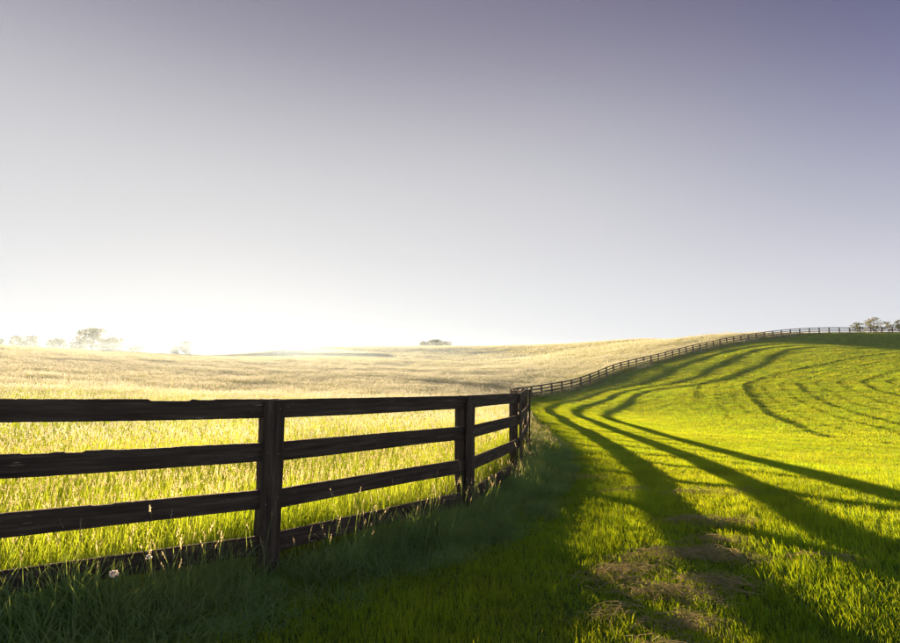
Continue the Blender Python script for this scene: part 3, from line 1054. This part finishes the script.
GL = 'trees in the misty valley on the left'
tree('broadleaf_tree', 'tall open crowned tree above the left skyline, highest of the misty group', 92, 327, 235, 15.5, 10.5, 6, 1500, .42, seed=2, group=GL, lobes=9)
tree('broadleaf_tree', 'broad low tree touching the right side of the tallest misty tree', 112, 337, 240, 15, 7.5, 3, 1500, .45, seed=3, group=GL)
tree('broadleaf_tree', 'pale rounded tree just left of the tallest misty tree', 57, 338, 260, 11, 6.5, 3, 1200, .45, seed=4, group=GL)
tree('broadleaf_tree', 'small gauzy tree near the left edge, second from the edge', 30, 335, 240, 9.5, 6.5, 4, 650, .40, seed=5, group=GL)
tree('broadleaf_tree', 'thin crowned tree at the left, with gaps of sky through it', 16, 335, 236, 6.4, 5.6, 4, 380, .38, seed=6, group=GL)
tree('broadleaf_tree', 'half visible tree cut by the left edge of the picture', -3, 338, 230, 7.4, 6.5, 3, 800, .4, seed=7, group=GL)
tree('broadleaf_tree', 'faint round tree alone in the mist right of the group', 186, 341, 245, 7, 6.4, 3, 1100, .5, seed=8, group=GL)
tree('broadleaf_tree', 'low faint tree in the mist beyond the broad tree', 137, 345, 250, 10, 5.2, 3, 800, .5, seed=9, group=GL)
tree('broadleaf_tree', 'small blurred bush left of the lone round tree in the mist', 175, 346, 245, 4.6, 4.2, 2, 500, .5, seed=10, group=GL)
tree('broadleaf_tree', 'low bush tucked under the left side of the tallest misty tree', 78, 341, 238, 8, 5, 2, 800, .42, seed=18, group=GL)
GM = 'copse on the middle skyline'
tree('copse_tree', 'middle and highest tree of the small copse on the skyline', 434, 339.2, 312, 15, 7, 2, 1800, .34, seed=11, group=GM)
tree('copse_tree', 'left tree of the small copse on the skyline', 423, 341.2, 308, 12, 6, 2, 1300, .34, seed=12, group=GM)
tree('copse_tree', 'right tree of the small copse on the skyline', 444, 341.2, 316, 13, 6, 2, 1300, .34, seed=13, group=GM)
GR = 'trees behind the hilltop fence'
tree('hilltop_tree', 'largest loose crowned tree behind the hilltop fence at the right', 875, 316.5, 150, 6.6, 5.0, 2, 700, .19, seed=14, group=GR, lobes=8)
tree('hilltop_tree', 'small tree left of the largest one behind the hilltop fence', 858, 322, 150, 4.6, 3.4, 1, 480, .17, seed=15, group=GR, lobes=6)
tree('hilltop_tree', 'slim grey green tree right of the largest one behind the hilltop fence', 889, 321, 165, 4.0, 3.6, 1, 400, .18, seed=16, group=GR, lobes=5)
tree('hilltop_tree', 'golden bushy tree cut by the right edge of the picture', 901, 319, 146, 4.2, 4.2, 1, 700, .17, seed=17, group=GR, lobes=7)

# ------------------------------------------------------------------ morning haze
def haze():
    m, t = new_mat('haze')
    out = N(t, 'ShaderNodeOutputMaterial')
    v = N(t, 'ShaderNodeVolumePrincipled')
    v.inputs['Color'].default_value = (.50, .70, 1.0, 1)
    v.inputs['Density'].default_value = .00026
    v.inputs['Anisotropy'].default_value = .5
    t.links.new(v.outputs[0], out.inputs['Volume'])
    zmin = float(GZ.min()) - 1.0
    zmax = CAMZ + 19.0
    x0, x1, y0, y1 = -4100, 4100, -1600, 6100
    V = [(x, y, z) for z in (zmin, zmax) for y in (y0, y1) for x in (x0, x1)]
    F = [(0, 2, 3, 1), (4, 5, 7, 6), (0, 1, 5, 4), (2, 6, 7, 3), (0, 4, 6, 2), (1, 3, 7, 5)]
    o = mesh_obj('haze', V, F, m)
    tag(o, 'thin golden morning haze over the fields', kind='stuff')
haze()

def mist_bank(center, radii, density):
    m, t = new_mat('mist')
    out = N(t, 'ShaderNodeOutputMaterial')
    v = N(t, 'ShaderNodeVolumePrincipled')
    v.inputs['Color'].default_value = (.50, .70, 1.0, 1)
    v.inputs['Density'].default_value = density
    v.inputs['Anisotropy'].default_value = .5
    t.links.new(v.outputs[0], out.inputs['Volume'])
    bm = bmesh.new()
    bmesh.ops.create_uvsphere(bm, u_segments=48, v_segments=24, radius=1)
    me = bpy.data.meshes.new('valley_mist')
    bm.to_mesh(me); bm.free()
    me.materials.append(m)
    o = bpy.data.objects.new('valley_mist', me)
    o.location = center
    o.scale = radii
    C.objects.link(o)
    tag(o, 'white mist lying in the valley behind the left skyline', kind='stuff')
mist_bank((-165, 225, -8), (135, 85, 27), .0011)
mist_bank((-20, 235, -2), (170, 75, 14), .0016)
mist_bank((-85, 165, 2), (75, 50, 6.5), .0030)
mist_bank((-75, 125, 0), (115, 85, 7.5), .0008)
print('TUFTS', TOTAL[0], 'POSTS', len(posts), 'RAILS', n_rail)
